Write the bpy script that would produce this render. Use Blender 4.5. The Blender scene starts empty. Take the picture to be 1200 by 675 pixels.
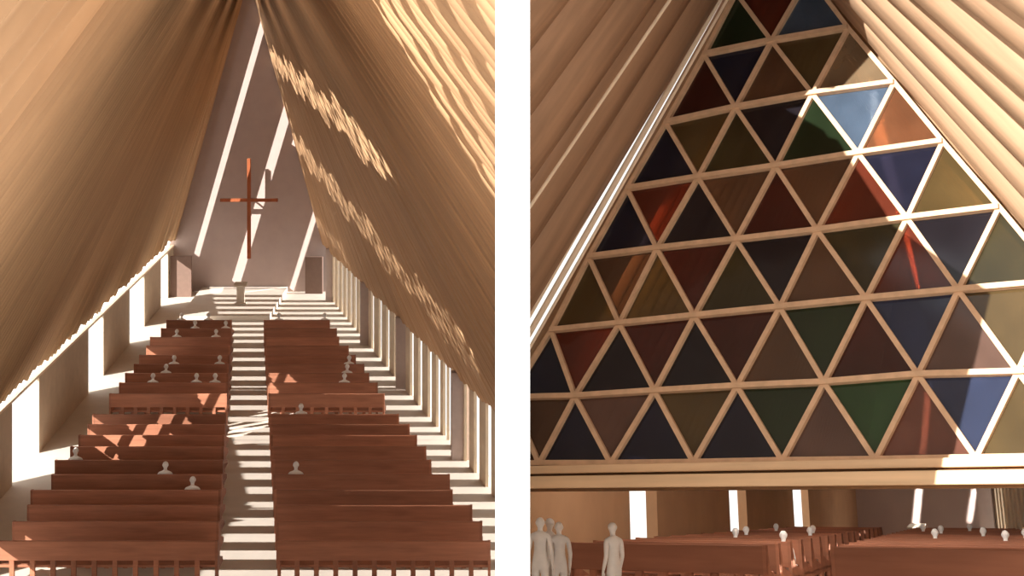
import bpy, bmesh, math, random
from mathutils import Vector, Matrix
random.seed(7)
S = bpy.context.scene
COL = S.collection

# ------------------------------------------------------------------ helpers
def lin(r, g, b):
    f = lambda c: (c / 255 / 12.92) if c <= 10 else ((c / 255 + .055) / 1.055) ** 2.4
    return (f(r), f(g), f(b), 1)

def mat(name, rgb, rough=.7, var=.12, scale=6, bump=0, stretch=(1, 1, 1), spec=.3, fine=0, axis=None, grain=.04, each=0):
    m = bpy.data.materials.new(name); m.use_nodes = True
    nt = m.node_tree; N = nt.nodes; L = nt.links
    b = N['Principled BSDF']; b.inputs['Roughness'].default_value = rough
    b.inputs['Specular IOR Level'].default_value = spec
    c = lin(*rgb)
    tc = N.new('ShaderNodeTexCoord'); mp = N.new('ShaderNodeMapping')
    mp.inputs['Scale'].default_value = stretch
    no = N.new('ShaderNodeTexNoise'); no.inputs['Scale'].default_value = scale; no.inputs['Detail'].default_value = 6
    L.new(tc.outputs['Object'], mp.inputs[0]); L.new(mp.outputs[0], no.inputs['Vector'])
    if axis:                                  # grain running along a direction
        a = Vector(axis).normalized()
        dt = N.new('ShaderNodeVectorMath'); dt.operation = 'DOT_PRODUCT'; dt.inputs[1].default_value = a
        ml = N.new('ShaderNodeMath'); ml.operation = 'MULTIPLY'; ml.inputs[1].default_value = 1 - grain
        sv = N.new('ShaderNodeVectorMath'); sv.operation = 'SCALE'; sv.inputs[0].default_value = a
        sb = N.new('ShaderNodeVectorMath'); sb.operation = 'SUBTRACT'
        L.new(mp.outputs[0], dt.inputs[0]); L.new(dt.outputs['Value'], ml.inputs[0]); L.new(ml.outputs[0], sv.inputs['Scale'])
        L.new(mp.outputs[0], sb.inputs[0]); L.new(sv.outputs[0], sb.inputs[1]); L.new(sb.outputs[0], no.inputs['Vector'])
        mp = sb
    mr = N.new('ShaderNodeMapRange'); mr.inputs[1].default_value = .3; mr.inputs[2].default_value = .7
    mr.inputs[3].default_value = 1 - var; mr.inputs[4].default_value = 1 + var
    L.new(no.outputs['Fac'], mr.inputs[0])
    mx = N.new('ShaderNodeVectorMath'); mx.operation = 'SCALE'; mx.inputs[0].default_value = c[:3]
    if each:                                  # every piece of wood a little lighter or darker
        oi = N.new('ShaderNodeObjectInfo'); m1 = N.new('ShaderNodeMath'); m1.operation = 'MULTIPLY_ADD'
        m1.inputs[1].default_value = 2 * each; m1.inputs[2].default_value = 1 - each
        m2 = N.new('ShaderNodeMath'); m2.operation = 'MULTIPLY'
        L.new(oi.outputs['Random'], m1.inputs[0]); L.new(m1.outputs[0], m2.inputs[0]); L.new(mr.outputs[0], m2.inputs[1])
        mr = m2
    L.new(mr.outputs[0], mx.inputs['Scale']); L.new(mx.outputs[0], b.inputs['Base Color'])
    if bump:
        bp = N.new('ShaderNodeBump'); bp.inputs['Strength'].default_value = bump
        n2 = N.new('ShaderNodeTexNoise'); n2.inputs['Scale'].default_value = fine or scale * 4
        L.new(mp.outputs[0], n2.inputs['Vector'])
        L.new(n2.outputs['Fac'], bp.inputs['Height']); L.new(bp.outputs[0], b.inputs['Normal'])
    return m

def glass(name, rgb, clear=.5, gloss=.12):
    m = bpy.data.materials.new(name); m.use_nodes = True
    nt = m.node_tree; N = nt.nodes; L = nt.links; N.clear()
    o = N.new('ShaderNodeOutputMaterial')
    g = sum(rgb) / 3; rgb = [g + (v - g) * .85 for v in rgb]
    c = lin(*rgb)
    tr = N.new('ShaderNodeBsdfTransparent'); tr.inputs[0].default_value = tuple(min(1, x ** .62 * 1.15) for x in c[:3]) + (1,)
    df = N.new('ShaderNodeBsdfDiffuse')
    no = N.new('ShaderNodeTexNoise'); no.inputs['Scale'].default_value = 3; no.inputs['Detail'].default_value = 5
    tc = N.new('ShaderNodeTexCoord'); L.new(tc.outputs['Object'], no.inputs['Vector'])
    mr = N.new('ShaderNodeMapRange'); mr.inputs[1].default_value = .3; mr.inputs[2].default_value = .7
    mr.inputs[3].default_value = .75; mr.inputs[4].default_value = 1.25
    L.new(no.outputs['Fac'], mr.inputs[0])
    sc = N.new('ShaderNodeVectorMath'); sc.operation = 'SCALE'; sc.inputs[0].default_value = c[:3]
    L.new(mr.outputs[0], sc.inputs['Scale']); L.new(sc.outputs[0], df.inputs[0])
    mx = N.new('ShaderNodeMixShader'); mx.inputs[0].default_value = clear
    L.new(df.outputs[0], mx.inputs[1]); L.new(tr.outputs[0], mx.inputs[2])
    gl = N.new('ShaderNodeBsdfGlossy'); gl.inputs['Roughness'].default_value = .12
    bp = N.new('ShaderNodeBump'); bp.inputs['Strength'].default_value = .12
    n2 = N.new('ShaderNodeTexNoise'); n2.inputs['Scale'].default_value = 5
    L.new(tc.outputs['Object'], n2.inputs['Vector']); L.new(n2.outputs['Fac'], bp.inputs['Height'])
    L.new(bp.outputs[0], gl.inputs['Normal'])
    lw = N.new('ShaderNodeLayerWeight'); lw.inputs[0].default_value = .25
    ml = N.new('ShaderNodeMath'); ml.operation = 'MULTIPLY_ADD'; ml.inputs[1].default_value = .5; ml.inputs[2].default_value = gloss * .3
    L.new(lw.outputs['Fresnel'], ml.inputs[0])
    m2 = N.new('ShaderNodeMixShader'); L.new(ml.outputs[0], m2.inputs[0])
    L.new(mx.outputs[0], m2.inputs[1]); L.new(gl.outputs[0], m2.inputs[2])
    L.new(m2.outputs[0], o.inputs[0])
    return m

def link(name, bm, m, parent=None, M=None, smooth=False):
    me = bpy.data.meshes.new(name)
    bmesh.ops.recalc_face_normals(bm, faces=bm.faces)
    bm.to_mesh(me); bm.free()
    if smooth:
        for p in me.polygons: p.use_smooth = True
    me.materials.append(m)
    o = bpy.data.objects.new(name, me); COL.objects.link(o)
    if parent: o.parent = parent
    if M: o.matrix_basis = M
    return o

def empty(name, M=None, parent=None):
    o = bpy.data.objects.new(name, None); COL.objects.link(o)
    o.empty_display_size = .2
    if M: o.matrix_basis = M
    if parent: o.parent = parent
    return o

def tag(o, label=None, cat=None, group=None, kind=None):
    if label: o['label'] = label
    if cat: o['category'] = cat
    if group: o['group'] = group
    if kind: o['kind'] = kind
    return o

def box(bm, x0, x1, y0, y1, z0, z1, bev=0):
    vs = [bm.verts.new((x, y, z)) for x in (x0, x1) for y in (y0, y1) for z in (z0, z1)]
    fs = [(0, 1, 3, 2), (4, 6, 7, 5), (0, 4, 5, 1), (2, 3, 7, 6), (0, 2, 6, 4), (1, 5, 7, 3)]
    faces = [bm.faces.new([vs[i] for i in f]) for f in fs]
    if bev:
        ed = list({e for f in faces for e in f.edges})
        bmesh.ops.bevel(bm, geom=ed, offset=bev, segments=1, affect='EDGES')

def prism(bm, pts, up):
    """closed prism: polygon pts (Vectors) extruded by vector up"""
    a = [bm.verts.new(p) for p in pts]; b = [bm.verts.new(Vector(p) + up) for p in pts]
    bm.faces.new(a[::-1]); bm.faces.new(b)
    n = len(pts)
    for i in range(n): bm.faces.new((a[i], a[(i + 1) % n], b[(i + 1) % n], b[i]))

def bar(bm, p, q, w, d, nrm):
    """rectangular bar from p to q, width w in the plane, depth d along nrm"""
    p, q, nrm = Vector(p), Vector(q), Vector(nrm).normalized()
    t = (q - p).normalized(); s = t.cross(nrm).normalized()
    A = [p + s * w / 2 * i + nrm * d / 2 * j for i, j in ((-1, -1), (1, -1), (1, 1), (-1, 1))]
    prism(bm, A, q - p)

def tube(bm, p, q, r, n=8, r2=None):
    p, q = Vector(p), Vector(q); t = (q - p).normalized()
    a = t.orthogonal().normalized(); b = t.cross(a)
    r2 = r2 or r
    A = []; B = []
    for i in range(n):
        c, s = math.cos(2 * math.pi * i / n), math.sin(2 * math.pi * i / n)
        A.append(bm.verts.new(p + (a * c + b * s) * r)); B.append(bm.verts.new(q + (a * c + b * s) * r2))
    for i in range(n):
        j = (i + 1) % n; bm.faces.new((A[i], A[j], B[j], B[i]))
    bm.faces.new(A[::-1]); bm.faces.new(B)

def clip(bm, co, no):
    """keep the side that no points away from"""
    g = list(bm.verts) + list(bm.edges) + list(bm.faces)
    bmesh.ops.bisect_plane(bm, geom=g, plane_co=co, plane_no=no, clear_outer=True)

ORD = ['first', 'second', 'third', 'fourth', 'fifth', 'sixth', 'seventh', 'eighth', 'ninth', 'tenth', 'eleventh',
       'twelfth', 'thirteenth', 'fourteenth', 'fifteenth', 'sixteenth', 'seventeenth', 'eighteenth']

# ------------------------------------------------------------------ materials
M_TUBE = mat('tube_card', (186, 150, 114), .65, .12, 2, .2, axis=(.3, .02, .95), fine=9)
M_TUBER = mat('tube_card_far', (190, 150, 112), .65, .12, 2, .2, axis=(-.32, -.05, .95), fine=9)
M_TUBE2 = mat('tube_card_outer', (170, 136, 108), .55, .2, 11, .5, axis=(2.23, .96, 4.1), fine=26, grain=.05)
M_TUBE3 = mat('tube_card_pale', (182, 148, 118), .55, .2, 11, .5, axis=(-2.73, .97, 4.1), fine=26, grain=.05)
M_CLAD = mat('cladding_board', (120, 86, 56), .8, .1)
M_WALL = mat('wall_plaster', (186, 166, 158), .9, .04, 2)
M_PANEL = mat('panel_board', (204, 186, 162), .8, .06, 3)
M_PANEL2 = mat('panel_board_brown', (186, 146, 110), .8, .06, 3)
M_SLAT = mat('slat_board', (226, 206, 178), .7, .06, 4)
M_FLOOR = mat('floor_board', (212, 200, 186), .75, .05, 2)
M_PEW = mat('pew_wood', (164, 108, 82), .55, .16, 5, .08, (.25, 3, 3), each=.22)
M_CROSS = mat('cross_wood', (156, 84, 48), .6, .12, 8, 0, (1, 1, .2))
M_WHITE = mat('white_plaster', (244, 242, 240), .9, .01)
M_FIG = mat('figure_white', (250, 246, 240), .8, .04, 9)
M_STONE = mat('lectern_stone', (205, 190, 172), .8, .05)
M_BAR = mat('lattice_wood', (208, 172, 138), .55, .12, 14, .1)
M_BEAM = mat('beam_wood', (216, 182, 144), .6, .12, 6, .1, (.2, 3, 3))
M_TRIM = mat('edge_strip', (240, 220, 192), .5, .06)
M_PIER = mat('pier_board', (190, 172, 164), .8, .05)
M_SCREEN = mat('screen_board', (126, 102, 90), .85, .06)

# ------------------------------------------------------------------ camera and light
CAMZ = 10.0
cd = bpy.data.cameras.new('camera'); cam = bpy.data.objects.new('camera', cd); COL.objects.link(cam)
cam.location = (0, 0, CAMZ); cam.rotation_euler = (math.pi / 2, 0, 0)
cd.sensor_width = 36; cd.lens = 48; cd.shift_y = -.21875; cd.clip_end = 500
S.camera = cam
w = bpy.data.worlds.new('world'); S.world = w; w.use_nodes = True
w.node_tree.nodes['Background'].inputs[0].default_value = (1, .965, .92, 1)
w.node_tree.nodes['Background'].inputs[1].default_value = 1.25
S.view_settings.view_transform = 'Standard'

def sun(name, d, strength, color, ang):
    l = bpy.data.lights.new(name, 'SUN'); l.energy = strength; l.color = color; l.angle = math.radians(ang)
    o = bpy.data.objects.new(name, l); COL.objects.link(o)
    o.rotation_euler = Vector(d).to_track_quat('-Z', 'Y').to_euler(); o.location = (0, 20, 30)
    return o
def area(name, loc, d, sx, sy, energy, color=(1, .9, .78), spread=180, roll=None):
    l = bpy.data.lights.new(name, 'AREA'); l.shape = 'RECTANGLE'; l.size = sx; l.size_y = sy; l.energy = energy; l.color = color
    l.spread = math.radians(spread)
    o = bpy.data.objects.new(name, l); COL.objects.link(o)
    z = -Vector(d).normalized()
    y = Vector(roll) if roll else Vector((0, 0, 1))
    y = (y - z * y.dot(z)).normalized(); x = y.cross(z)
    R = Matrix((x, y, z)).transposed().to_4x4()
    o.matrix_basis = Matrix.Translation(loc) @ R
    return o
SUN_L = Vector((1, 1, -.8))
sun('sun_through_roof', SUN_L, 11, (1, .97, .92), .3)
sun('sun_through_slats', (-.94, 0, -.34), 11.5, (1, .97, .93), .4)

# ------------------------------------------------------------------ LEFT INTERIOR: the long nave
D0, D1 = 5.6, 60.0
XC = -.07                                     # face of the added white gutter wall
EZ = 2.2
def xL(D): return -8.33 - .109 * D
def xR(D): return 8.3 - .275 * D
def ridge(D):
    hw = (xR(D) - xL(D)) / 2
    return Vector(((xL(D) + xR(D)) / 2, D, EZ + math.sqrt(12.4 ** 2 - hw * hw)))
def eaveL(D): return Vector((xL(D), D, EZ))
def eaveR(D): return Vector((xR(D), D, EZ))

def roofR(D, wv): return eaveR(D).lerp(ridge(D), wv)
def roofL(D, wv): return eaveL(D).lerp(ridge(D), wv)

# white wall added to stand in for the gutter between the two interiors
bm = bmesh.new(); box(bm, -.0605, .0655, 5.0, 24.6, -.2, 10.8)
tag(link('wall_partition', bm, M_WHITE), 'white wall dividing the long nave from the coloured window', kind='structure')

# board added over the slats to keep the sun out
bm = bmesh.new(); prism(bm, [(-.06, 24.6, 2.22), (-.06, 30.6, 2.22), (-.06, 30.6, 2.6), (-.06, 24.6, 5.2)], Vector((.08, 0, 0)))
tag(link('wall_gable', bm, M_CLAD), kind='structure')

# floor
bm = bmesh.new()
prism(bm, [(xL(D0) - .3, D0, -.2), (XC, D0, -.2), (XC, (8.3 - XC + .25) / .275, -.2), (xR(D1) + .25, D1 + .3, -.2), (xL(D1) - .3, D1 + .3, -.2)], Vector((0, 0, .2)))
tag(link('floor', bm, M_FLOOR), kind='structure')

# tubes of the roofs; a few are left out on the panel wall side near the altar, where the sun comes in
GAPS = [(58.9, 59.1), (57.3, 57.55), (55.5, 55.7)]
bm = bmesh.new(); D = D0
while D < D1 + .2:
    if not any(a - .12 < D < b + .12 for a, b in GAPS):
        r = (.085 if D > 10.4 else .16) * random.uniform(.94, 1.05)
        tube(bm, roofL(D, .016 + random.uniform(-.01, .01)), ridge(D) + Vector((0, 0, .05)), r)
    D += .44 if D > 10.2 else .9
tag(link('ceiling_left', bm, M_TUBE, smooth=True), kind='structure')
bm = bmesh.new(); D = D0
while D < D1 + .2:
    r = .15 * random.uniform(.93, 1.04)
    tube(bm, eaveR(D) + Vector((0, random.uniform(-.02, .02), -.1 + random.uniform(-.05, .05))), ridge(D) + Vector((0, random.uniform(-.02, .02), .05)), r)
    D += .3
clip(bm, (XC, 0, 0), (1, 0, 0))
tag(link('ceiling_right', bm, M_TUBER, smooth=True), kind='structure')

# outer cladding, bands cut open on the panel wall side to throw sun dapples
def back_to_left(P):
    """walk from P against the sun to the slope on the panel wall side: (D, w)"""
    lo, hi = 0, 14
    def side(t):
        Q = P - SUN_L * t
        R, E = ridge(Q.y), eaveL(Q.y)
        wv = (Q.z - EZ) / (R.z - EZ)
        return Q.x - (E.x + (R.x - E.x) * wv), Q.y, wv
    for _ in range(50):
        m = (lo + hi) / 2
        if side(m)[0] > 0: lo = m
        else: hi = m
    return side(lo)[1:]
def zone(D_z, width):
    """open band from targets [(D, z)] on the slatted side"""
    pts = []
    for t in D_z:
        if len(t) == 3:
            pts.append(back_to_left(t)); continue
        D, z = t
        wv = (z - EZ) / (ridge(D).z - EZ)
        pts.append(back_to_left(roofR(D, wv)))
    pts.sort(); return pts, width
ZONES = [zone([(60, 10.3), (50, 9.7), (42, 9.2), (33, 8.6), (26, 7.9)], .065),
         zone([(60, 6.6), (52, 6.0), (44, 5.2), (36, 4.2), (30, 3.4)], .075),
         zone([(60, 3.0), (52, 2.7)], .04),
         zone([Vector((-10.4, 30.4, .85)), Vector((-9.2, 34.2, .85)), Vector((-7.7, 38.0, .85)), Vector((-6.6, 40.4, .85))], .085)]
def zone_at(zn, D):
    p, wd = zn
    if D < p[0][0] or D > p[-1][0]: return None
    for (a, wa), (b, wb) in zip(p, p[1:]):
        if a <= D <= b:
            f = (D - a) / (b - a + 1e-9); c = wa + (wb - wa) * f
            n = .5 + .5 * math.sin(D * 1.3 + wd * 90) * math.sin(D * .53 + 2)
            h = wd * (.25 + 1.0 * n) * .5
            return (c - h, c + h)
bm = bmesh.new(); n = int((D1 - 10.4) / .1)
nrmL = Vector((-.93, -.1, .33))
for i in range(n):
    a, b = 10.4 + i * .1, 10.4 + (i + 1) * .1
    c = (a + b) / 2
    if any(g0 <= c <= g1 for g0, g1 in GAPS): continue
    op = sorted(z for z in (zone_at(q, c) for q in ZONES) if z)
    seg = []; lo = .012
    for z0, z1 in op:
        if z0 > lo: seg.append((lo, min(z0, 1)))
        lo = max(lo, z1)
    if lo < 1.01: seg.append((lo, 1.01))
    for s0, s1 in seg:
        q = [roofL(a, s0), roofL(b, s0), roofL(b, s1), roofL(a, s1)]
        vs = [bm.verts.new(v + nrmL * .17) for v in q]; bm.faces.new(vs)
tag(link('roof_cladding', bm, M_CLAD), kind='structure')
# milky translucent strip added at the panel-side eave to stop sun and glow
M_MILK = bpy.data.materials.new('milky_sheet'); M_MILK.use_nodes = True
nt = M_MILK.node_tree; nt.nodes.clear()
o_ = nt.nodes.new('ShaderNodeOutputMaterial'); t_ = nt.nodes.new('ShaderNodeBsdfTranslucent'); t_.inputs[0].default_value = (.92, .9, .86, 1)
nt.links.new(t_.outputs[0], o_.inputs[0])
bm = bmesh.new(); n = 20
for i in range(n):
    a, b = 10.4 + i * (D1 - 10.4) / n, 10.4 + (i + 1) * (D1 - 10.4) / n
    bm.faces.new([bm.verts.new(v) for v in (Vector((xL(a) - .2, a, 1.98)), Vector((xL(b) - .2, b, 1.98)), roofL(b, .013) + nrmL * .17, roofL(a, .013) + nrmL * .17)])
tag(link('trim_eave', bm, M_MILK), kind='structure')
bm = bmesh.new(); n = 27
nrmR = Vector((.9, .2, .33))
for i in range(n):
    a, b = D0 + i * (D1 + .2 - D0) / n, D0 + (i + 1) * (D1 + .2 - D0) / n
    bm.faces.new([bm.verts.new(v + nrmR * .17) for v in (roofR(a, -.01), roofR(b, -.01), roofR(b, 1.02), roofR(a, 1.02))])
clip(bm, (XC, 0, 0), (1, 0, 0))
tag(link('roof_cladding', bm, M_CLAD), kind='structure')

# back wall behind the altar
bm = bmesh.new()
prism(bm, [(xL(D1) - .3, D1, -.2), (xR(D1) + .3, D1, -.2), (xR(D1) + .3, D1, EZ), (ridge(D1).x + .15, D1, ridge(D1).z + .3), (ridge(D1).x - .15, D1, ridge(D1).z + .3), (xL(D1) - .3, D1, EZ)], Vector((0, .25, 0)))
tag(link('wall_back', bm, M_WALL), kind='structure')

# panel wall with tall open slots
bm = bmesh.new()
for a, b in ((D0, 14), (16.5, 23.4), (25.6, 32.4), (35.1, 41.4), (43.8, 48.7), (52.0, 56.2), (58.3, 60)):
    prism(bm, [(xL(a), a, 0), (xL(b), b, 0), (xL(b) - .28, b, 0), (xL(a) - .28, a, 0)], Vector((0, 0, 1.98)))
tag(link('wall_left', bm, M_PANEL), kind='structure')
bm = bmesh.new()
prism(bm, [(xL(D0) + .03, D0, 1.98), (xL(D1) + .03, D1, 1.98), (xL(D1) - .1, D1, 1.98), (xL(D0) - .1, D0, 1.98)], Vector((0, 0, .07)))
tag(link('trim_left', bm, M_TRIM), kind='structure')

# slatted wall: thin boards and a few broad piers
ROWS_A = [26.0, 27.1, 28.1, 29.1, 30.2, 31.3, 32.4, 33.4, 34.4, 35.4]
ROWS_B = [37.6, 38.9, 40.1, 41.3, 42.6, 44.0, 45.4, 46.9, 48.4]
wr = tag(empty('wall_right'), kind='structure')
cuts = [25.7] + [r + .72 for r in ROWS_A] + [36.35 + .15, 37.35] + [r + .82 for r in ROWS_B] + [50.4, 51.5, 52.6, 53.7, 54.8, 55.9, 57.0, 58.1]
cuts = sorted(c for c in cuts if c > 25)
def xW(D): return min(xR(D), -.12)
for i in range(len(cuts) - 1):
    a, b = cuts[i] + .26, cuts[i + 1] - .26
    if b - a < .2: a, b = cuts[i] + .18, cuts[i + 1] - .18
    bm = bmesh.new()
    prism(bm, [(xW(a) - .05, a, 0), (xW(b) - .05, b, 0), (xW(b) + .02, b, 0), (xW(a) + .02, a, 0)], Vector((0, 0, EZ + .05)))
    link('slat', bm, M_SLAT, wr)
for D in (34.45, 41.9, 48.6, 57.5):
    bm = bmesh.new(); prism(bm, [(xR(D) - .34, D, 0), (xR(D) + .12, D, 0), (xR(D) + .1, D + .3, 0), (xR(D) - .38, D + .3, 0)], Vector((0, 0, EZ)))
    link('pier', bm, M_PIER, wr)
bm = bmesh.new()
a, b = 30.6, D1
prism(bm, [(xR(a) - .1, a, EZ - .06), (xR(b) - .1, b, EZ - .06), (xR(b) + .1, b, EZ - .06), (xR(a) + .1, a, EZ - .06)], Vector((0, 0, .08)))
tag(link('trim_right', bm, M_TRIM), kind='structure')

# altar platform, two side boards
bm = bmesh.new()
prism(bm, [(-13.6, 59.95, 0), (-9.85, 59.95, 0), (-9.45, 53.0, 0), (-12.9, 53.0, 0)], Vector((0, 0, .22)))
tag(link('altar_platform', bm, M_FLOOR), 'low pale altar platform below the cross', 'platform')
bm = bmesh.new(); prism(bm, [(xL(58.6) + .05, 58.6, 0), (xL(58.6) + .95, 58.6, 0), (xL(58.6) + .95, 58.72, 0), (xL(58.6) + .05, 58.72, 0)], Vector((0, 0, 1.75)))
tag(link('side_screen', bm, M_SCREEN), 'plain brown upright board in the altar corner by the panelled wall', 'screen')
bm = bmesh.new(); box(bm, -9.0, -8.25, 59.4, 59.6, 0, 1.6)
tag(link('side_screen', bm, M_SCREEN), 'plain brown upright board in the altar corner by the slatted wall', 'screen')

# cross
cx, cy = -11.42, 59.3
ce = tag(empty('cross', Matrix.Translation((cx, cy, 1.55))), 'slender reddish wooden cross standing before the pale altar wall', 'cross')
bm = bmesh.new(); box(bm, -.075, .075, -.07, .07, 0, 4.35, .01); link('upright', bm, M_CROSS, ce)
bm = bmesh.new(); box(bm, -1.25, 1.25, -.09, .05, 2.47, 2.61, .01); link('crossbar', bm, M_CROSS, ce)
bm = bmesh.new()
box(bm, -.03, .03, .06, .69, 2.5, 2.56)
link('wall_bracket', bm, M_CROSS, ce)

def make_lectern(M, s, label):
    e = tag(empty('lectern', M), label, 'lectern')
    bm = bmesh.new(); box(bm, -.3 * s, .3 * s, -.22 * s, .22 * s, 0, .08 * s, .01 * s); link('base', bm, M_STONE, e)
    bm = bmesh.new(); prism(bm, [(-.2 * s, -.14 * s, .08 * s), (.2 * s, -.14 * s, .08 * s), (.2 * s, .14 * s, .08 * s), (-.2 * s, .14 * s, .08 * s)], Vector((0, 0, .92 * s))); link('post', bm, M_STONE, e)
    bm = bmesh.new(); prism(bm, [(-.36 * s, -.26 * s, 1.0 * s), (.36 * s, -.26 * s, 1.0 * s), (.36 * s, .24 * s, 1.16 * s), (-.36 * s, .24 * s, 1.16 * s)], Vector((0, 0, .07 * s))); link('book_rest', bm, M_STONE, e)
    bm = bmesh.new(); tube(bm, (.08 * s, .05 * s, 1.1 * s), (.1 * s, -.05 * s, 1.5 * s), .02 * s); link('microphone', bm, M_STONE, e)
make_lectern(Matrix.Translation((-11.05, 55.6, .22)), .72, 'small pale lectern on the altar platform beneath the reddish cross')

# ------------------------------------------------------------------ pews
post_cache = {}
def make_pew(M, L, s, label, group):
    e = tag(empty('pew', M), label, 'pew', group)
    bm = bmesh.new(); box(bm, 0, L, -.03 * s, .03 * s, .55 * s, .92 * s, .008 * s); link('backrest', bm, M_PEW, e)
    bm = bmesh.new(); box(bm, 0, L, .03 * s, .44 * s, .40 * s, .45 * s, .006 * s); link('seat', bm, M_PEW, e)
    for x in (0, L - .05 * s):
        bm = bmesh.new()
        prism(bm, [(x, -.035 * s, 0), (x, .07 * s, 0), (x, .09 * s, .34 * s), (x, .44 * s, .38 * s), (x, .44 * s, .47 * s), (x, .1 * s, .60 * s), (x, .035 * s, .925 * s), (x, -.035 * s, .925 * s)], Vector((.05 * s, 0, 0)))
        link('end_panel', bm, M_PEW, e)
    if s not in post_cache:
        bm = bmesh.new(); box(bm, -.045 * s, .045 * s, -.025 * s, .03 * s, 0, .55 * s); 
        p = link('post', bm, M_PEW, e); post_cache[s] = p.data; bpy.data.objects.remove(p)
    n = max(2, int(L / (.36 * s)))
    for i in range(1, n):
        p = bpy.data.objects.new('post', post_cache[s]); COL.objects.link(p); p.parent = e
        p.location = (L * i / n, 0, 0)
    return e

def xmid(D): return -.1935 * D
for blk, rows in (('A', ROWS_A), ('B', ROWS_B)):
    for i, D in enumerate(rows):
        where = (ORD[i] + ' row from the entrance end') if blk == 'A' else (ORD[i] + ' row beyond the cross aisle')
        j = random.uniform(-.12, .12)
        x0 = xL(D) + 1.36 + j; x1 = xmid(D) - .57
        make_pew(Matrix.Translation((x0, D, 0)), x1 - x0, 1, 'reddish pew, long nave, panelled side, ' + where, 'pews in the long nave')
        x0 = xmid(D) + .57; x1 = min(xR(D) - 1.45 + j, -.36)
        make_pew(Matrix.Translation((x0, D, 0)), x1 - x0, 1, 'reddish pew, long nave, slatted side, ' + where, 'pews in the long nave')

# ------------------------------------------------------------------ figures
def skin_mesh(name, chain, sub=1):
    """chain: list of (parent index or -1, (x,y,z), radius)"""
    me = bpy.data.meshes.new(name)
    me.from_pydata([c[1] for c in chain], [(c[0], i) for i, c in enumerate(chain) if c[0] >= 0], [])
    o = bpy.data.objects.new(name, me); COL.objects.link(o)
    sk = o.modifiers.new('skin', 'SKIN'); sk.use_smooth_shade = True
    if not me.skin_vertices: bpy.context.view_layer.update()
    for i, c in enumerate(chain):
        v = me.skin_vertices[0].data[i]
        r = c[2]; v.radius = (r, r) if not isinstance(r, tuple) else r
        v.use_root = (i == 0)
    sb = o.modifiers.new('sub', 'SUBSURF'); sb.levels = sb.render_levels = sub
    bpy.context.view_layer.update()
    dg = bpy.context.evaluated_depsgraph_get()
    out = bpy.data.meshes.new_from_object(o.evaluated_get(dg))
    bpy.data.objects.remove(o)
    out.materials.clear(); out.materials.append(M_FIG)
    for p in out.polygons: p.use_smooth = True
    return out

def hand(c, wrist, d, side, k=1.0):
    """five fingers from wrist vertex index; d = direction of the fingers"""
    d = Vector(d).normalized(); p = Vector(c[wrist][1]); s = Vector((0, 1, 0)) if abs(d.y) < .7 else Vector((1, 0, 0))
    pi = len(c); c.append((wrist, tuple(p + d * .055 * k), .026 * k))
    for i, (o, l) in enumerate(((-.03, .06), (-.01, .075), (.011, .07), (.031, .052))):
        a = len(c); c.append((pi, tuple(p + d * .075 * k + s * o * k), .0085 * k))
        c.append((a, tuple(p + d * (.075 + l) * k + s * o * 1.15 * k + Vector((-.012 * side, 0, 0))), .0075 * k))
    a = len(c); c.append((pi, tuple(p + d * .05 * k + s * -.045 * k), .0095 * k))
    c.append((a, tuple(p + d * .085 * k + s * -.06 * k), .008 * k))

def head(c, neck, base, lean=(0, 0, 0)):
    """neck vertex idx, base = neck top; faces +y"""
    b = Vector(base)
    n = len(c)
    c.append((neck, tuple(b + Vector((0, .01, .05))), .05))
    c.append((n, tuple(b + Vector((0, .015, .11))), (.078, .085)))
    c.append((n + 1, tuple(b + Vector((0, .0, .175))), (.075, .088)))
    c.append((n + 2, tuple(b + Vector((0, -.005, .225))), (.045, .05)))
    c.append((n + 1, tuple(b + Vector((0, .105, .10))), .014))     # nose
    for s in (-1, 1): c.append((n + 1, tuple(b + Vector((s * .085, 0, .11))), .014))   # ears

def standing(pose=0):
    c = [(-1, (0, 0, .93), (.135, .1)), (0, (0, .0, 1.10), (.12, .095)), (1, (0, 0, 1.28), (.15, .105)), (2, (0, 0, 1.40), (.12, .08)), (3, (0, .01, 1.47), .052)]
    head(c, 4, (0, .015, 1.49))
    for s in (-1, 1):
        a = len(c)
        sw = .03 * pose * s
        c.append((3, (s * .17, 0, 1.385), .06)); c.append((a, (s * .215, -.02 + sw, 1.12), .045)); c.append((a + 1, (s * .22, .06 + sw, .90), .033))
        c.append((a + 2, (s * .22, .075 + sw, .855), .026))
        hand(c, a + 3, (0, .15, -1), s)
        a = len(c); st = .10 * pose * s
        c.append((0, (s * .085, 0, .84), .095)); c.append((a, (s * .095, .02 + st * .5, .48), .066)); c.append((a + 1, (s * .1, st, .10), .043))
        c.append((a + 2, (s * .1, st, .045), .042)); c.append((a + 3, (s * .105, st + .15, .03), (.032, .04)))
    return skin_mesh('standing_figure', c)
def seated():
    c = [(-1, (0, 0, .10), (.16, .12)), (0, (0, -.02, .28), (.13, .1)), (1, (0, -.01, .46), (.155, .11)), (2, (0, 0, .57), (.12, .08)), (3, (0, .015, .645), .052)]
    head(c, 4, (0, .03, .665))
    for s in (-1, 1):
        a = len(c)
        c.append((3, (s * .17, 0, .56), .06)); c.append((a, (s * .22, .03, .31), .046)); c.append((a + 1, (s * .14, .22, .2), .034)); c.append((a + 2, (s * .12, .25, .19), .027))
        hand(c, a + 3, (0, 1, -.2), s)
        a = len(c)
        c.append((0, (s * .1, .08, .09), .095)); c.append((a, (s * .12, .42, .08), .068)); c.append((a + 1, (s * .12, .45, -.28), .046)); c.append((a + 2, (s * .12, .46, -.40), .04)); c.append((a + 3, (s * .12, .59, -.415), (.032, .038)))
    return skin_mesh('seated_figure', c)
ME_STAND = [standing(0), standing(1)]; ME_SIT = seated()
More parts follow.
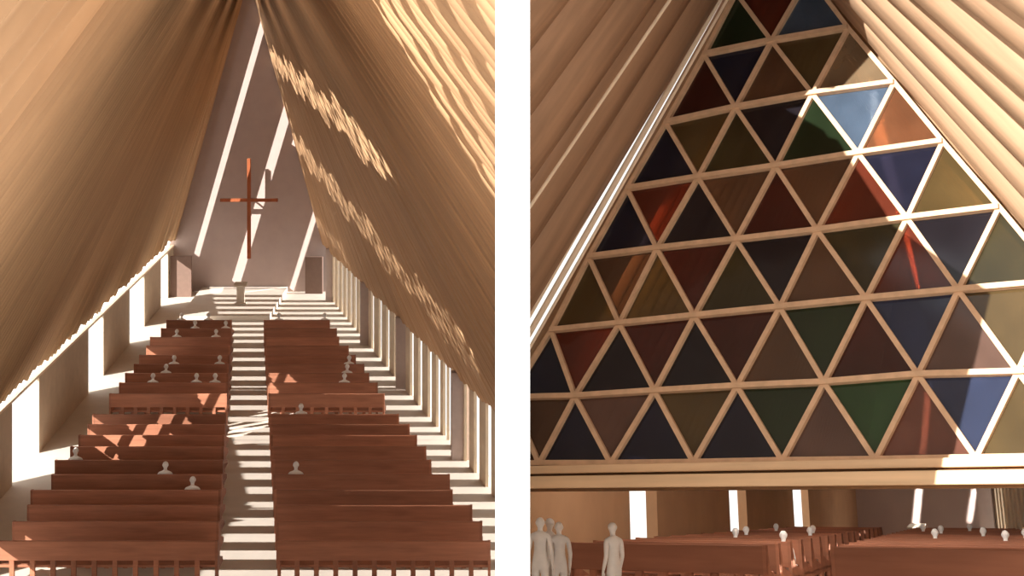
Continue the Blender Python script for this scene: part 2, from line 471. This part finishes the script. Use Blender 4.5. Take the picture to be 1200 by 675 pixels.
def person(me, M, label, group):
    o = bpy.data.objects.new('person', me); COL.objects.link(o); o.matrix_basis = M
    return tag(o, label, 'person', group)

# seated white figures: (D of the pew row, u-like fraction along it, block)
SIT = [('A', 4, 'L', .66), ('A', 3, 'L', .84), ('A', 5, 'L', .06), ('A', 4, 'R', .11), 
       ('B', 1, 'L', .28), ('B', 1, 'L', .70), ('B', 1, 'L', .88), ('B', 2, 'L', .36), ('B', 3, 'L', .40), ('B', 3, 'L', .90),
       ('B', 6, 'L', .26), ('B', 6, 'L', .80), ('B', 7, 'L', .46), ('B', 7, 'L', .92), ('B', 8, 'L', .18), ('B', 8, 'L', .62),
       ('B', 1, 'R', .70), ('B', 3, 'R', .86), ('B', 8, 'R', .20), ('B', 8, 'R', .93), ('A', 9, 'R', .22), ('B', 2, 'R', .78)]
seen = {}
for b, i, sd, fr in SIT:
    D = (ROWS_A if b == 'A' else ROWS_B)[i]
    if sd == 'L': x0, x1 = xL(D) + 1.45, xmid(D) - .62
    else: x0, x1 = xmid(D) + .62, min(xR(D) - 1.5, XC - .3)
    where = ORD[i] + (' row from the entrance end' if b == 'A' else ' row beyond the cross aisle')
    at = 'at the aisle end' if (fr > .75) == (sd == 'L') and (fr > .75 or fr < .25) else ('midway along' if .25 <= fr <= .75 else 'near the outer end')
    if at == 'midway along' and sd == 'L' and b == 'B' and i == 1: at = 'outward of the middle' if fr < .5 else 'inward of the middle'
    person(ME_SIT, Matrix.Translation((x0 + (x1 - x0) * fr, D + .2, .45)) @ Matrix.Scale(.78, 4), 'small white figure seated %s, %s, %s' % (at, 'panelled side' if sd == 'L' else 'slatted side', where), 'seated white figures in the long nave')

# ------------------------------------------------------------------ RIGHT INTERIOR: behind the coloured gable window (a tilted building on a plinth)
X = Vector((.82327, -.53985, .17545)); Y = Vector((.56765, .78296, -.25446)); U = Vector((0, .30909, .95103))
HR = .76
MR = Matrix((X, Y, U)).transposed().to_4x4()
RS = .9
MR = MR @ Matrix.Scale(RS, 4); MR.translation = Vector((0, 0, CAMZ)) - U * HR * RS
def rp(u, D):
    r = Vector((u - 600, 1600, -520)) * (D / 1600)
    return Vector((r.dot(X), r.dot(Y), 0))
# gutter-wall clipping plane in the right frame
MRi = MR.inverted()
pc = MRi @ Vector((.07, 0, 0)); pn = (MRi.to_3x3() @ Vector((-1, 0, 0))).normalized()
def RM(x, y, z=0, rot=0): return MR @ Matrix.Translation((x, y, z)) @ Matrix.Rotation(rot, 4, 'Z')

LAT = {(0, 0): (-6.173, 8.414, 1.04), (1, 0): (-5.564, 8.421, 1.054), (2, 0): (-4.973, 8.418, 1.044), (3, 0): (-4.338, 8.416, 1.039), (4, 0): (-3.708, 8.415, 1.038), (5, 0): (-3.096, 8.413, 1.033), (6, 0): (-2.485, 8.412, 1.031), (7, 0): (-1.882, 8.411, 1.029), (8, 0): (-1.269, 8.411, 1.03), (0.5, 1): (-5.897, 8.535, 1.531), (1.5, 1): (-5.325, 8.53, 1.516), (2.5, 1): (-4.675, 8.531, 1.523), (3.5, 1): (-4.051, 8.531, 1.526), (4.5, 1): (-3.438, 8.529, 1.521), (5.5, 1): (-2.825, 8.533, 1.538), (6.5, 1): (-2.222, 8.528, 1.522), (7.5, 1): (-1.606, 8.532, 1.541), (1, 2): (-5.6, 8.648, 2.013), (2, 2): (-5.013, 8.65, 2.021), (3, 2): (-4.407, 8.651, 2.031), (4, 2): (-3.765, 8.653, 2.04), (5, 2): (-3.162, 8.654, 2.048), (6, 2): (-2.562, 8.654, 2.052), (7, 2): (-1.944, 8.653, 2.052), (1.5, 3): (-5.339, 8.777, 2.555), (2.5, 3): (-4.754, 8.777, 2.56), (3.5, 3): (-4.117, 8.775, 2.555), (4.5, 3): (-3.51, 8.774, 2.555), (5.5, 3): (-2.885, 8.776, 2.566), (6.5, 3): (-2.288, 8.776, 2.568), (2, 4): (-5.06, 8.898, 3.068), (3, 4): (-4.458, 8.899, 3.075), (4, 4): (-3.839, 8.898, 3.073), (5, 4): (-3.224, 8.898, 3.079), (6, 4): (-2.637, 8.897, 3.076), (2.5, 5): (-4.773, 9.016, 3.57), (3.5, 5): (-4.184, 9.022, 3.597), (4.5, 5): (-3.575, 9.022, 3.6), (5.5, 5): (-2.967, 9.016, 3.576), (3, 6): (-4.483, 9.142, 4.103), (4, 6): (-3.917, 9.142, 4.105), (5, 6): (-3.31, 9.136, 4.084), (3.5, 7): (-4.243, 9.261, 4.604), (4.5, 7): (-3.63, 9.26, 4.606), (4, 8): (-3.967, 9.382, 5.116)}
LAT = {k: Vector(v) for k, v in LAT.items()}
FN = Vector((0, -.972, .235))                 # outward normal of the window
win = tag(empty('window_1', MR), 'large gable window of coloured glass triangles', kind='structure')
def lbar(name, p, q, w, d, off=0):
    bm = bmesh.new(); t = (q - p).normalized()
    bar(bm, p - t * .02 + FN * off, q + t * .02 + FN * off, w, d, FN); return link(name, bm, M_BAR, win)
for k in range(0, 8):
    row = sorted(s for s, kk in LAT if kk == k)
    bm = bmesh.new()
    for a, b in zip(row, row[1:]): bar(bm, LAT[(a, k)] + FN * .01, LAT[(b, k)] + FN * .01, .036, .07, FN)
    clip(bm, pc, pn)
    link('horizontal_bar', bm, M_BAR, win)
for st in range(0, 8):                        # diagonals, one bar per line of the lattice
    for s0, dx in ((float(st), .5), (float(st + 1), -.5)):
        bm = bmesh.new(); s, k = s0, 0
        while (s + dx, k + 1) in LAT: bar(bm, LAT[(s, k)], LAT[(s + dx, k + 1)], .034, .05, FN); s += dx; k += 1
        clip(bm, pc, pn)
        if bm.faces: link('diagonal_bar', bm, M_BAR, win)
# glass: rows of colours, upright triangles then hanging ones, left to right
PAL = {'navy': (38, 40, 62), 'night': (40, 36, 44), 'red': (124, 52, 32), 'wine': (88, 38, 30), 'brown': (112, 80, 56), 'mauve': (122, 90, 76),
       'olive': (108, 86, 48), 'moss': (74, 66, 38), 'green': (44, 62, 36), 'emerald': (52, 92, 48), 'blue': (54, 66, 100), 'sky': (92, 112, 136),
       'amber': (138, 86, 54), 'sand': (150, 124, 92), 'rose': (134, 80, 62)}
GM = {k: glass('glass_' + k, v, .6) for k, v in PAL.items()}
UPS = {0: ['brown', 'navy', 'navy', 'navy', 'mauve', 'rose', 'olive', 'olive'], 1: ['navy', 'night', 'night', 'brown', 'wine', 'mauve', 'olive'],
       2: ['olive', 'olive', 'moss', 'brown', 'red', 'moss'], 3: ['navy', 'night', 'wine', 'red', 'olive'], 4: ['navy', 'moss', 'green', 'amber'],
       5: ['wine', 'brown', 'sand'], 6: ['green', 'sky'], 7: ['olive']}
DNS = {0: ['brown', 'mauve', 'olive', 'green', 'emerald', 'blue', 'olive'], 1: ['red', 'wine', 'wine', 'green', 'blue', 'olive'],
       2: ['brown', 'wine', 'night', 'moss', 'night'], 3: ['red', 'brown', 'brown', 'navy'], 4: ['olive', 'night', 'sky'], 5: ['navy', 'olive'], 6: ['red'], 7: []}
WORD = {'night': 'near-black', 'wine': 'dark wine red', 'moss': 'moss green', 'emerald': 'bright green', 'sky': 'pale blue', 'sand': 'sand coloured'}
def pane(pts, c):
    bm = bmesh.new(); prism(bm, [p - FN * .012 for p in pts], FN * .008); clip(bm, pc, pn)
    if not bm.faces: return
    o = link('pane', bm, GM[c], win); o['label'] = WORD.get(c, c) + ' triangular glass pane'
for k in range(8):
    for i, c in enumerate(UPS[k]):
        s = k / 2 + i; pane([LAT[(s, k)], LAT[(s + 1, k)], LAT[(s + .5, k + 1)]], c)
    for i, c in enumerate(DNS[k]):
        s = k / 2 + i + 1; pane([LAT[(s, k)], LAT[(s + .5, k + 1)], LAT[(s - .5, k + 1)]], c)
# white clips along the foot of the window
# beams under the window
def rbox(name, x0, x1, y0, y1, z0, z1, m, bev=.004, **kw):
    bm = bmesh.new(); box(bm, x0, x1, y0, y1, z0, z1, bev); clip(bm, pc, pn); return tag(link(name, bm, m, M=MR), **kw)
rbox('trim_1', -6.25, -1.2, 8.30, 8.46, .985, 1.04, M_BEAM, kind='structure')
rbox('trim_2', -6.3, -1.15, 8.24, 8.46, .888, .968, M_BEAM, kind='structure')
rbox('trim_3', -6.3, -1.15, 8.36, 8.5, .868, .986, M_CLAD, kind='structure')

APEX = Vector((-3.967, 9.382, 5.13)); E0 = Vector((-6.2, 8.42, 1.03)); E8 = Vector((-1.24, 8.41, 1.03))
AX = Vector((-.2328, .9723, 0))
def soffit(name, E, ev, t0, pitch, rad, tmax, rp_dir, m, out):
    bm = bmesh.new(); t = t0
    while t < tmax:
        p = E + ev * t + out + (E - APEX) * .03; q = APEX + rp_dir * t + out + (APEX - E) * .1
        tube(bm, p, q, rad * random.uniform(.94, 1.06), 10)
        t += pitch
    clip(bm, pc, pn)
    return tag(link(name, bm, m, M=MR, smooth=True), kind='structure')
RD = -AX
soffit('ceiling_outer_left', E0, -AX + Vector((-.55, 0, 0)), .36, .44, .34, 4.2, RD, M_TUBE2, Vector((-.27, 0, .145)))
soffit('ceiling_outer_right', E8, Vector((.62, -.97, 0)), .06, .40, .3, 4.2, RD, M_TUBE3, Vector((.235, 0, .155)))
# backing boards of the overhanging roofs
def backing(E, ev, off):
    bm = bmesh.new()
    for i in range(8):
        a, b = i * .53 - .1, (i + 1) * .53 - .1
        bm.faces.new([bm.verts.new(v + off) for v in (E + ev * a, E + ev * b, APEX + RD * b, APEX + RD * a)])
    clip(bm, pc, pn)
    tag(link('roof_cladding', bm, M_CLAD, M=MR), kind='structure')
backing(E0 + Vector((-.1, 0, -.2)), -AX + Vector((-.55, 0, 0)), Vector((-.4, 0, .22)))
backing(E8 + Vector((.1, 0, -.2)), Vector((.62, -.97, 0)), Vector((.36, 0, .24)))
# thin edge strips beside the window
for i, (o, r) in enumerate(((.02, .012), (.08, .022), (.15, .016))):
    bm = bmesh.new(); tube(bm, E0 + Vector((-.02 - o * .6, -o - .02, 0)), APEX + Vector((-o * .5, -o - .02, 0)), r)
    clip(bm, pc, pn)
    tag(link('trim_%d' % (4 + i), bm, M_TRIM, M=MR), kind='structure')
bm = bmesh.new(); tube(bm, E8 + Vector((.05, -.04, 0)), APEX + Vector((.03, -.04, 0)), .016)
tag(link('trim_7', bm, M_BEAM, M=MR), kind='structure')

o = 1.02
bm = bmesh.new(); tube(bm, E0 + (-AX + Vector((-.55, 0, 0))) * o + Vector((.06, 0, -.03)), APEX + RD * o + Vector((.06, 0, -.03)), .013); clip(bm, pc, pn)
tag(link('trim_8', bm, M_TRIM, M=MR), kind='structure')
# unseen low wall added to shade the beam and bottom panes
bm = bmesh.new(); p = Vector((E8.x + .3, E8.y - .05, 0)); q = p + Vector((.62, -.97, 0)) * 2.6; sd = Vector((.08, .05, 0))
prism(bm, [p, q, q + sd, p + sd], Vector((0, 0, 1.15)))
tag(link('wall_side', bm, M_PANEL, M=MR), kind='structure')
# interior behind: walls, roofs, back wall, floor
WH = 1.3
BL = rp(1004, 28.2); BR = BL + Vector((2.79, 0, 0))
FL = Vector((-6.1, 8.6, 0)); FR = Vector((-1.1, 8.6, 0))
def wl(y): 
    a = rp(622, 11); f = (y - a.y) / (BL.y - a.y); return a.x + (BL.x - a.x) * f
def wrx(y): f = (y - FR.y) / (BR.y - FR.y); return FR.x + (BR.x - FR.x) * f
def wseg(bm, p, q, th, h):
    n = Vector((-(q - p).y, (q - p).x, 0)).normalized() * th
    prism(bm, [p, q, q + n, p + n], Vector((0, 0, h)))
bm = bmesh.new()
LW = [(622, 11.0), (738, 13.49), (770, 14.39), (855, 17.48), (875, 18.42), (930, 21.59), (948, 22.87), (1004, 28.2)]
for i in range(0, 8, 2): wseg(bm, rp(*LW[i]), rp(*LW[i + 1]), .12, WH)
tag(link('wall_left_inner', bm, M_PANEL2, M=MR), kind='structure')
bm = bmesh.new()
prism(bm, [(BL.x - .2, BL.y, 0), (BR.x + .2, BL.y, 0), (BR.x + .2, BL.y, WH), ((BL.x + BR.x) / 2, BL.y, 6.4), (BL.x - .2, BL.y, WH)], Vector((0, .15, 0)))
tag(link('wall_back_inner', bm, M_WALL, M=MR), kind='structure')
wr2 = tag(empty('wall_right_inner', MR), kind='structure')
d = (BR - FR); n = 26
for i in range(n):
    a = FR + d * ((i + .1) / n); b = FR + d * ((i + .68) / n)
    bm = bmesh.new(); wseg(bm, a, b, -.06, WH); link('slat', bm, M_SLAT, wr2)
bm = bmesh.new(); wseg(bm, FR + Vector((.2, 0, 0)), FR + d * .86 + Vector((.2, 0, 0)), -.05, WH); link('backing_board', bm, M_PANEL, wr2)  # board added behind the slats to keep sun stripes off the solid wall
bm = bmesh.new(); c = BR + (FR - BR) * .02; box(bm, c.x - .25, c.x + .02, c.y - .25, c.y - .1, 0, WH)
link('pier', bm, M_PIER, wr2)
# floor slab reaching forward under the overhang, and its plinth
bm = bmesh.new()
prism(bm, [(FL.x - .3, 6.9, -.12), (FR.x + 1.2, 6.9, -.12), (BR.x + .3, BR.y + .2, -.12), (BL.x - .3, BL.y + .2, -.12)], Vector((0, 0, .12)))
clip(bm, pc, pn)
tag(link('floor_inner', bm, M_FLOOR, M=MR), kind='structure')
bm = bmesh.new(); dn = MRi.to_3x3() @ Vector((0, 0, -14))
prism(bm, [(FL.x - .3, 6.9, -.121), (FR.x + 1.2, 6.9, -.121), (BR.x + .3, BR.y + .2, -.121), (BL.x - .3, BL.y + .2, -.121)], dn)
clip(bm, pc, pn); clip(bm, MRi @ Vector((0, 0, -.2)), dn.normalized())
tag(link('floor_plinth', bm, M_WHITE, M=MR), 'sloping white plinth under the tilted building', kind='structure')
# roofs behind the glass
RB = Vector(((BL.x + BR.x) / 2, BL.y, 6.3)); RA = APEX + Vector((0, .12, 0))
for nm, A, B in (('ceiling_inner_left', FL, BL), ('ceiling_inner_right', FR, BR)):
    bm = bmesh.new(); n = 64
    for i in range(n + 1):
        f = i / n
        tube(bm, A.lerp(B, f) + Vector((0, .1, WH - .02)), RA.lerp(RB, f), .13, 6)
    ofs = Vector((-.13, 0, .06)) if A is FL else Vector((.13, 0, .06))
    for i in range(8):
        f, g = i / 8, (i + 1) / 8; up = Vector((0, .1, WH - .02))
        bm.faces.new([bm.verts.new(v + ofs) for v in (A.lerp(B, f) + up, A.lerp(B, g) + up, RA.lerp(RB, g), RA.lerp(RB, f))])
    clip(bm, (0, 8.62, 0), (0, -1, 0)); clip(bm, pc, pn)
    tag(link(nm, bm, M_TUBE, M=MR, smooth=True), kind='structure')

# pews behind the window
y1 = rp(665, 11).y
NR = 17
for i in range(NR):
    y = y1 + .62 * i
    l, r = wl(y) + .3, wrx(y) - .35
    m = (wl(y) + wrx(y)) / 2 - .03 - .2 * (1 - i / NR)
    hw = .25
    where = ORD[i] + ' row in'
    make_pew(RM(l, y), m - hw - l, .54, 'reddish pew beyond the glass window, solid-wall side, ' + where, 'pews below the coloured window')
    make_pew(RM(m + hw, y), r - m - hw, .54, 'reddish pew beyond the glass window, slatted side, ' + where, 'pews below the coloured window')
for i, sd, fr in ((2, 'L', .93), (4, 'L', .5), (6, 'L', .4), (6, 'L', .85), (8, 'L', .75), (9, 'R', .3), (10, 'L', .3), (11, 'R', .15), (5, 'R', .3), (7, 'R', .55), (12, 'R', .5), (6, 'R', .75), (4, 'R', .62)):
    y = y1 + .62 * i; l, r = wl(y) + .3, wrx(y) - .35; m = (wl(y) + wrx(y)) / 2 - .03 - .2 * (1 - i / NR)
    a, b = (l, m - .25) if sd == 'L' else (m + .25, r)
    at = 'inner' if (fr > .5) == (sd == 'L') else 'outer'
    person(ME_SIT, RM(a + (b - a) * fr, y + .1, .243) @ Matrix.Scale(.38, 4), 'pale figure seated beyond the glass window, %s half, %s, %s row in' % (at, 'solid-wall side' if sd == 'L' else 'slatted side', ORD[i]), 'seated figures below the coloured window')
p = rp(1072, 24.6)
make_lectern(RM(p.x, p.y, 0), .4, 'slim pale lectern far behind the pews below the coloured window')
for (u, D, me, sc, rot, lab) in ((632.5, 10.15, 0, .405, .3, 'white standing figure beside the party wall, foremost of three huddled together'),
                            (643, 10.45, 1, .40, -.4, 'white standing figure in the middle of the huddled three by the party wall'),
                            (655, 10.3, 0, .385, .8, 'greyish white standing figure nearest the pews of the huddled three'),
                            (718, 9.95, 1, .385, 1.2, 'white figure standing alone before the nearest pew below the coloured window')):
    p = rp(u, D); person(ME_STAND[me], RM(p.x, p.y, 0, rot) @ Matrix.Scale(sc, 4), lab, None)

# fill: added lamps along the ridge of the long nave
for D in (14, 24, 34, 44, 54):
    R = ridge(D); area('ridge_skylight', (R.x, D, R.z - .45), (0, .12, -1), .35, 9.5, 70, (1, .88, .74), 180, (0, 1, 0))

# added collimated strip lamps standing in for sun slashes on the inner altar wall
for p0, p1, wd, en in (((-.05 + 1.2, 0, .15), (1.75, 0, 3.2), .1, 6), ((.5, 0, .9), (1.2, 0, 3.6), .06, 3), ((2.25, 0, .35), (2.45, 0, 1.1), .07, 1)):
    a = MR @ (Vector((BL.x, BL.y - 3.2, 0)) + Vector(p0)); b = MR @ (Vector((BL.x, BL.y - 3.2, 0)) + Vector(p1))
    area('altar_wall_light', (a + b) / 2, Y, wd, (b - a).length, en, (1, .96, .9), 2, b - a)

# added fill lamps: a soft one inside behind the window, one in front
a = MR @ Vector((-3.9, 9.75, 2.3)); area('inner_fill', a, MR.to_3x3() @ Vector((-.2, 1, -.12)), 3.0, 1.4, 90, (1, .93, .86), 180, U)
area('front_daylight', (4.2, 1.5, 10.2), (.15, 1, -.35), 3, 1.5, 110, (1, .96, .92), 180)

# strip lamp added to draw light streaks behind the right hand panes
p0, p1 = MR @ Vector((-4.25, 10.0, 4.2)), MR @ Vector((-8.6, 25.0, 4.55))
area('slope_light', (p0 + p1) / 2, MR.to_3x3() @ Vector((1, .24, -.05)), .26, (p1 - p0).length, 190, (.92, .96, 1), 3, p1 - p0)
